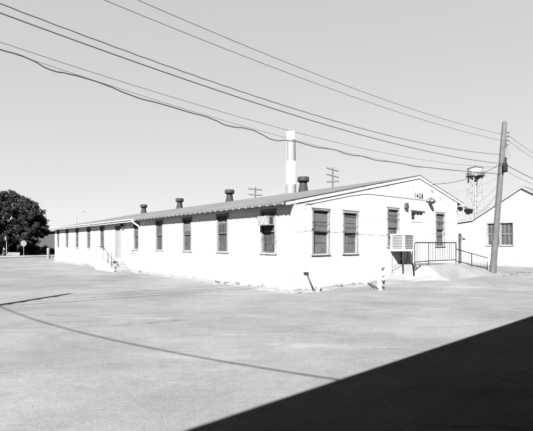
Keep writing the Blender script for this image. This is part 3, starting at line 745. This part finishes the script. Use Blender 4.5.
def far_pole(px, top, Yd, arms, label, half, extra=()):
    p = px3(px, top, Yd); e = empty('crossarm_pole', (p.x, p.y, 0), 0, label=label, cat='utility pole', group='far utility poles')
    b = MB(); b.tube([(0,0,-.1),(0,0,p.z)], [.17,.11], 10); b.build('shaft', M['wood'], e)
    for (py, dz, dy) in arms:
        z = px3(px, py, Yd).z
        b = MB(); v = Vector((half, dy, dz)); b.tube([-v, v], .07, 6)
        arm = b.build('crossarm', M['wood'], e); arm.location.z = z
        b = MB()
        for f in (-.95, -.55, .55, .95): b.lathe([(.03,0),(.05,.06),(.035,.16)], 6, (v.x*f, v.y*f, v.z*f+.06))
        b.build('insulators', M['ceram'], arm)
    return e
far_pole(332.7, 167.5, 62, [(169.8,-.16,.5),(176,-.16,.5),(181.8,.12,.4)], 'utility pole with three crossarms behind the roof, right of the smokestack', .98)
far_pole(255.3, 187.2, 62, [(189.5,-.04,.3),(195,-.03,.3)], 'utility pole with two crossarms behind the roof, left of the smokestack', .98)
p = px3(274, 188.5, 62); b = MB(); b.tube([(0,0,-.1),(0,0,p.z)], [.07,.05], 8); o = b.build('thin_mast', M['galvl']); o.location = (p.x,p.y,0)
tag(o, 'thin bare mast behind the roof just left of the smokestack', 'mast')
p = px3(76.3, 217, 66); e = empty('street_lamp', (p.x, p.y, 0), 0, label='slender street lamp with curved arm above the far roof end', cat='street lamp')
b = MB(); b.tube([(0,0,-.1),(0,0,p.z)], [.11,.08], 8); b.build('post', M['galvl'], e)
b = MB(); b.tube([(0,0,p.z-.1),(.25,0,p.z+.45),(.6,0,p.z+.85),(1.0,0,p.z+.98)], .035, 6); b.build('arm', M['galvl'], e)
b = MB(); b.lathe([(.03,.12),(.14,.06),(.2,-.05),(.1,-.14)], 10, (1.1,0,p.z+.95)); b.build('lamp_head', M['galvl'], e)

# water tower
Yw = 150; wc = px3(475.3, 175, Yw)
wt_ = empty('water_tower', (wc.x, wc.y, 0), R(22), label='white water tower on legs between the gable and the leaning pole', cat='water tower')
zb, zt2 = px3(475, 176.3, Yw).z, px3(475, 168.7, Yw).z
b = MB(); b.lathe([(2.5,zb+.2),(2.62,zb+.4),(2.62,zt2-.15),(2.5,zt2)], 24); b.build('tank', M['tower'], wt_)
b = MB(); b.lathe([(2.75,zt2),(2.7,zt2+.12),(.5,zt2+.95),(.12,zt2+1.2),(.1,zt2+1.7)], 24); b.build('roof', M['galv'], wt_)
b = MB(); b.lathe([(.6,zb-1.5),(1.7,zb-.75),(2.5,zb+.2)], 24); b.build('bowl', M['galv'], wt_)
b = MB(); b.lathe([(3.2,zb-.1),(3.2,zb+.12),(2.55,zb+.12),(2.55,zb-.1)], 24)
for k in range(20):
    a_ = k*2*math.pi/20; b.tube([(3.15*math.cos(a_),3.15*math.sin(a_),zb+.1),(3.15*math.cos(a_),3.15*math.sin(a_),zb+1.15)], .04, 5)
b.tube([(3.15*math.cos(k*2*math.pi/24),3.15*math.sin(k*2*math.pi/24),zb+1.15) for k in range(25)], .05, 5); b.build('balcony', M['galv'], wt_)
for k in range(4):
    a_ = k*math.pi/2+.5; b = MB(); b.tube([(3.9*math.cos(a_),3.9*math.sin(a_),-.1),(2.3*math.cos(a_),2.3*math.sin(a_),zb)], .2, 8); b.build('leg', M['tower'], wt_)
b = MB(); b.tube([(0,0,-.1),(0,0,zb-1.2)], .42, 12); b.build('riser_pipe', M['tower'], wt_)
b = MB()
def leg_p(k, z): a_ = k*math.pi/2+.5; r = 3.9+(2.3-3.9)*z/zb; return Vector((r*math.cos(a_), r*math.sin(a_), z))
lv = [0, zb*.28, zb*.53, zb*.77, zb*.98]
for z0_, z1_ in zip(lv[:-1], lv[1:]):
    for k in range(4):
        b.tube([leg_p(k,z1_),leg_p(k+1,z1_)], .08, 5); b.tube([leg_p(k,z0_),leg_p(k+1,z1_)], .05, 5); b.tube([leg_p(k+1,z0_),leg_p(k,z1_)], .05, 5)
b.build('bracing', M['galvl'], wt_)

# ------------------------------------------------------------------ far left: pavement, signs, tree, added foliage, brick building
dv = Vector((.42, .907, 0)); nv = Vector((-dv.y, dv.x, 0)); s0 = Vector((-29.6, 45.0, 0))
b = MB(); q = [s0-dv*40, s0+dv*18, s0+dv*18+nv*3.0, s0-dv*40+nv*3.0]
b.prism([(v.x,v.y,-.02) for v in q], (0,0,.15)); tag(b.build('pavement', M['walk']), kind='structure')
b = MB(); q = [s0-dv*40+nv*3.004, s0+dv*60+nv*3.004, s0+dv*60+nv*60, s0-dv*40+nv*60]
b.prism([(v.x,v.y,-.02) for v in q], (0,0,.10)); tag(b.build('lawn', noisy('dry lawn', .018, .035, 1.2, .95, .1)), kind='structure')

def at_y(px, Yd): return Vector(((px-CX)/F*Yd, Yd, 0))
p = at_y(23.6, 49.0); e = empty('road_sign', p, 0, label='pale octagonal road sign on a thin post in front of the tree', cat='sign')
b = MB(); b.tube([(0,.03,0),(0,.03,2.0)], .03, 8); b.build('post', M['galvl'], e)
b = MB(); b.prism([(.385*math.cos(R(22.5+45*k)), -.012, 1.66+.385*math.sin(R(22.5+45*k))) for k in range(8)], (0,.012,0)); b.build('sign_plate', M['plate'], e)
p = at_y(6.6, 47.0); e = empty('sign_post', p, 0, label='thin post with a small edge-on plate at the left edge', cat='sign post')
b = MB(); b.tube([(0,0,0),(0,0,2.4)], .035, 8); b.build('post', M['galvl'], e)
b = MB(); b.box(-.09,.09,-.2,.2,2.02,2.45); b.build('sign_plate', M['sash'], e)
p = at_y(48.4, 45.0); e = MB(); e.tube([(0,0,-.05),(0,0,1.10),(0,0,1.16),(0,0,1.18)], [.165,.165,.14,.05], 14); o = e.build('bollard', M['conc']); o.location = p
tag(o, 'stout pale concrete bollard by the far corner of the long white building', 'bollard')

def leaf_cloud(b, c, r, n, size, flat=.8):
    for _ in range(n):
        d = Vector((random.gauss(0,1), random.gauss(0,1), random.gauss(0,1))).normalized()*r*(random.random()**.45); d.z *= flat
        p = Vector(c) + d; nrm = (d.normalized() + Vector((random.uniform(-.8,.8),random.uniform(-.8,.8),random.uniform(-.3,1)))).normalized()
        a_ = nrm.orthogonal().normalized(); a_ = Matrix.Rotation(random.uniform(0,6.28), 3, nrm) @ a_; c_ = nrm.cross(a_); s = size*random.uniform(.6,1.4)
        v = [b.bm.verts.new(p+a_*s), b.bm.verts.new(p+c_*s*.5), b.bm.verts.new(p-a_*s), b.bm.verts.new(p-c_*s*.5)]; b.bm.faces.new(v)
def tree(name, loc, h, crown_c, crown_r, nclump, label, seedv, leaves=150, holes=()):
    random.seed(seedv); e = empty(name, loc, 0, label=label, cat='tree')
    b = MB(); b.tube([(0,0,-.1),(.05,0,h*.12),(-.05,.05,h*.3),(.1,0,h*.5)], [.42,.34,.28,.2], 12)
    for k in range(9):
        a_ = k*2.4; z = h*(.22+.03*k); rr_ = crown_r*.6
        b.tube([(0,0,z),(rr_*.4*math.cos(a_),rr_*.4*math.sin(a_),z+h*.14),(rr_*math.cos(a_),rr_*math.sin(a_),z+h*.3)], [.16,.11,.04], 8)
    b.build('trunk', M['bark'], e)
    b = MB()
    for k in range(nclump):
        d = Vector((random.gauss(0,1), random.gauss(0,1), random.gauss(0,1))).normalized()
        f = random.uniform(.55, 1.0)
        lump = 1 + .20*math.sin(3*math.atan2(d.y,d.x)+seedv) + .12*math.sin(5*d.z*2+seedv)
        c = Vector(crown_c) + Vector((d.x*crown_r*f*lump, d.y*crown_r*f*lump, d.z*crown_r*.86*f*lump))
        if c.z < .9:
            if abs(c.x-crown_c[0]) > 3.4: continue
            c.z = random.uniform(.9, 1.8)
        if any((Vector((c.x,0,c.z))-Vector((hx,0,hz))).length < hr for hx,hz,hr in holes): continue
        leaf_cloud(b, c, random.uniform(.45,1.05), leaves, .17)
    b.build('crown', M['leaf'], e)
    return e
tp = at_y(6, 55.0)
def lobed_tree(loc, label, seedv):
    random.seed(seedv); e = empty('shade_tree', loc, 0, label=label, cat='tree')
    lobes = [(-.8,0,7.55,1.35),(1.5,.3,7.2,1.45),(3.6,-.4,5.9,1.5),(3.2,-.9,3.9,1.9),(4.6,.1,3.4,1.05),(.5,-1.6,5.2,2.3),(-2.2,.2,6.6,1.9),(-3.6,-.3,4.5,2.1),(.2,-1.9,2.9,2.0),
             (2.6,-.6,2.2,1.5),(-2.8,-.8,2.4,1.9),(.8,2.2,5.2,2.4),(-2.0,2.4,4.6,2.4),(3.0,1.8,4.2,1.9),(.2,1.0,2.4,2.2),(4.2,.3,5.0,.9),(2.6,.2,6.7,1.1),(.3,.2,7.9,.8)]
    b = MB(); b.tube([(0,0,-.1),(.05,0,.9),(-.1,.05,2.0),(.1,0,3.4),(.3,.1,5.2)], [.45,.36,.3,.22,.12], 12)
    for lx_, ly_, lz_, lr_ in lobes:
        st_ = Vector((0,0,min(lz_*.45, 3.2))); en = Vector((lx_,ly_,lz_)); md = st_.lerp(en, .5)+Vector((0,0,.25)); b.tube([st_, md, en], [.15,.10,.035], 7)
    b.build('trunk', M['bark'], e)
    b = MB()
    for lx_, ly_, lz_, lr_ in lobes:
        for _ in range(int(9*lr_*lr_)+10):
            d = Vector((random.gauss(0,1), random.gauss(0,1), random.gauss(0,1))).normalized()*lr_*random.uniform(.55,1.0)
            c = Vector((lx_,ly_,lz_)) + Vector((d.x, d.y, d.z*.85))
            if c.z < .5: continue
            leaf_cloud(b, c, random.uniform(.28,.6), random.randint(70,130), .125)
    b.build('crown', M['leaf'], e)
lobed_tree(tp, 'big dense dark shade tree at the left edge', 3)
p = at_y(-30, 62); tree('shade_tree', p, 8.0, (0,0,4.2), 3.9, 150, 'dark tree mostly beyond the left edge behind the big shade tree', 8, 130)
random.seed(5)
def shrub(px, Yd, n, w, h, label, name='shrub'):
    p = at_y(px, Yd); e = empty(name, p, 0, label=label, cat='shrub')
    b = MB()
    for k in range(n): leaf_cloud(b, (random.uniform(-w,w), random.uniform(-.5,.5), random.uniform(.2,h)), random.uniform(.3,.6), 120, .12)
    b.build('foliage', M['leaf'], e); b = MB()
    for k in range(5): b.tube([(random.uniform(-.1,.1),0,-.05),(random.uniform(-w,w)*.7,random.uniform(-.3,.3),h*.8)], .03, 5)
    b.build('stem', M['bark'], e); return e
shrub(8, 58.5, 46, 3.0, 1.9, 'dark leaf mass added as the deep shade beneath the big tree', 'shade_foliage')  # leaves added to fill in the dark shade under the crown
shrub(31, 57, 22, 1.0, 2.0, 'dark rounded shrub against the grey brick building')
b = MB(); b.box(-.9,.9,-.15,.15,0,.42); o = b.build('low_wall', M['conc'], None, .02); o.location = at_y(13.5, 53.5); o.location.z = .08
tag(o, 'low pale concrete wall in the shade under the big tree', 'wall')

bb = empty('brick_building', at_y(56, 66), R(18), label='grey brick building with sloping roof between the tree and the white building', cat='building')
b = MB(); b.prism([(-8,0,-.1),(7,0,-.1),(7,0,3.95),(0,0,3.6),(-8,0,2.4)], (0,14,0)); b.build('wall', M['brick'], bb)
b = MB(); b.prism([(-8.5,-.35,2.33),(0,-.35,3.605),(7.4,-.35,3.97),(7.4,-.35,4.12),(0,-.35,3.76),(-8.5,-.35,2.48)], (0,14.8,0)); b.build('roof', M['dark_wood'], bb)

# ------------------------------------------------------------------ dry weeds and grit along the foot of the walls
random.seed(21)
M['weed'] = noisy('dry weeds', .018, .05, 9, .9, .1)
b = MB()
def tuft(p, h, n):
    for _ in range(n):
        a_ = random.uniform(0, 6.28); r_ = random.uniform(.0, .05); q = p + Vector((math.cos(a_)*r_, math.sin(a_)*r_, 0)); t_ = q + Vector((random.uniform(-.6,.6)*h, random.uniform(-.6,.6)*h, h*random.uniform(.5,1)))
        w_ = Vector((math.cos(a_+1.57), math.sin(a_+1.57), 0))*.009
        b.bm.faces.new([b.bm.verts.new(q-w_), b.bm.verts.new(q+w_), b.bm.verts.new(t_)])
for _ in range(14):
    y_ = random.choice([random.uniform(.2, 13), random.uniform(2.4, 5), random.uniform(17, 32)]); tuft(W(-random.uniform(.03, .35), y_, .03), random.uniform(.05, .17), random.randint(8, 20))
for _ in range(9): tuft(W(random.uniform(.2, 5), -random.uniform(.03, .3), .03), random.uniform(.05, .15), random.randint(8, 18))
for _ in range(16): tuft(W(random.uniform(10.5, 15), -random.uniform(1.9, 2.6), .1), random.uniform(.05, .14), random.randint(8, 18))
tag(b.build('dry_weeds', M['weed']), kind='stuff')
b = MB()
def stone(p, r_):
    v = [b.bm.verts.new(p + Vector((dx*r_*random.uniform(.7,1.3), dy*r_*random.uniform(.7,1.3), dz*r_*random.uniform(.5,.9)))) for dx,dy,dz in ((1,0,0),(-1,0,0),(0,1,0),(0,-1,0),(0,0,1),(0,0,-1))]
    for i_, j_, k_ in ((0,2,4),(2,1,4),(1,3,4),(3,0,4),(2,0,5),(1,2,5),(3,1,5),(0,3,5)): b.bm.faces.new((v[i_],v[j_],v[k_]))
for _ in range(120): stone(W(-abs(random.gauss(0,.55))-.1, random.uniform(-.4, 30), .015), random.uniform(.006, .022))
for _ in range(40): stone(W(random.uniform(0, 5.5), -abs(random.gauss(0,.5))-.1, .015), random.uniform(.008, .03))
for _ in range(1500):
    s_, y_ = random.uniform(-14, 16), -random.uniform(.5, 15); stone(W(s_, y_, .004+apron(s_, y_)), random.uniform(.004, .013))
for _ in range(70):
    s_, y_ = random.uniform(5, 14), -random.gauss(2.6, .4); stone(W(s_, y_, .01+apron(s_, y_)), random.uniform(.008, .03))
tag(b.build('gravel', M['dirt']), kind='stuff')

# overall reflectance level of all paints and surfaces
for m_ in bpy.data.materials:
    if not m_.use_nodes: continue
    bs = m_.node_tree.nodes.get('Principled BSDF'); inp = bs.inputs['Base Color']
    k_ = .84 if m_.name in ('white painted siding', 'white painted trim') else .66
    if inp.is_linked:
        src = inp.links[0].from_socket; mm = m_.node_tree.nodes.new('ShaderNodeVectorMath'); mm.operation = 'SCALE'; mm.inputs['Scale'].default_value = k_
        m_.node_tree.links.new(src, mm.inputs[0]); m_.node_tree.links.new(mm.outputs[0], inp)
    else:
        v_ = inp.default_value[0]*k_; inp.default_value = (v_, v_, v_, 1)
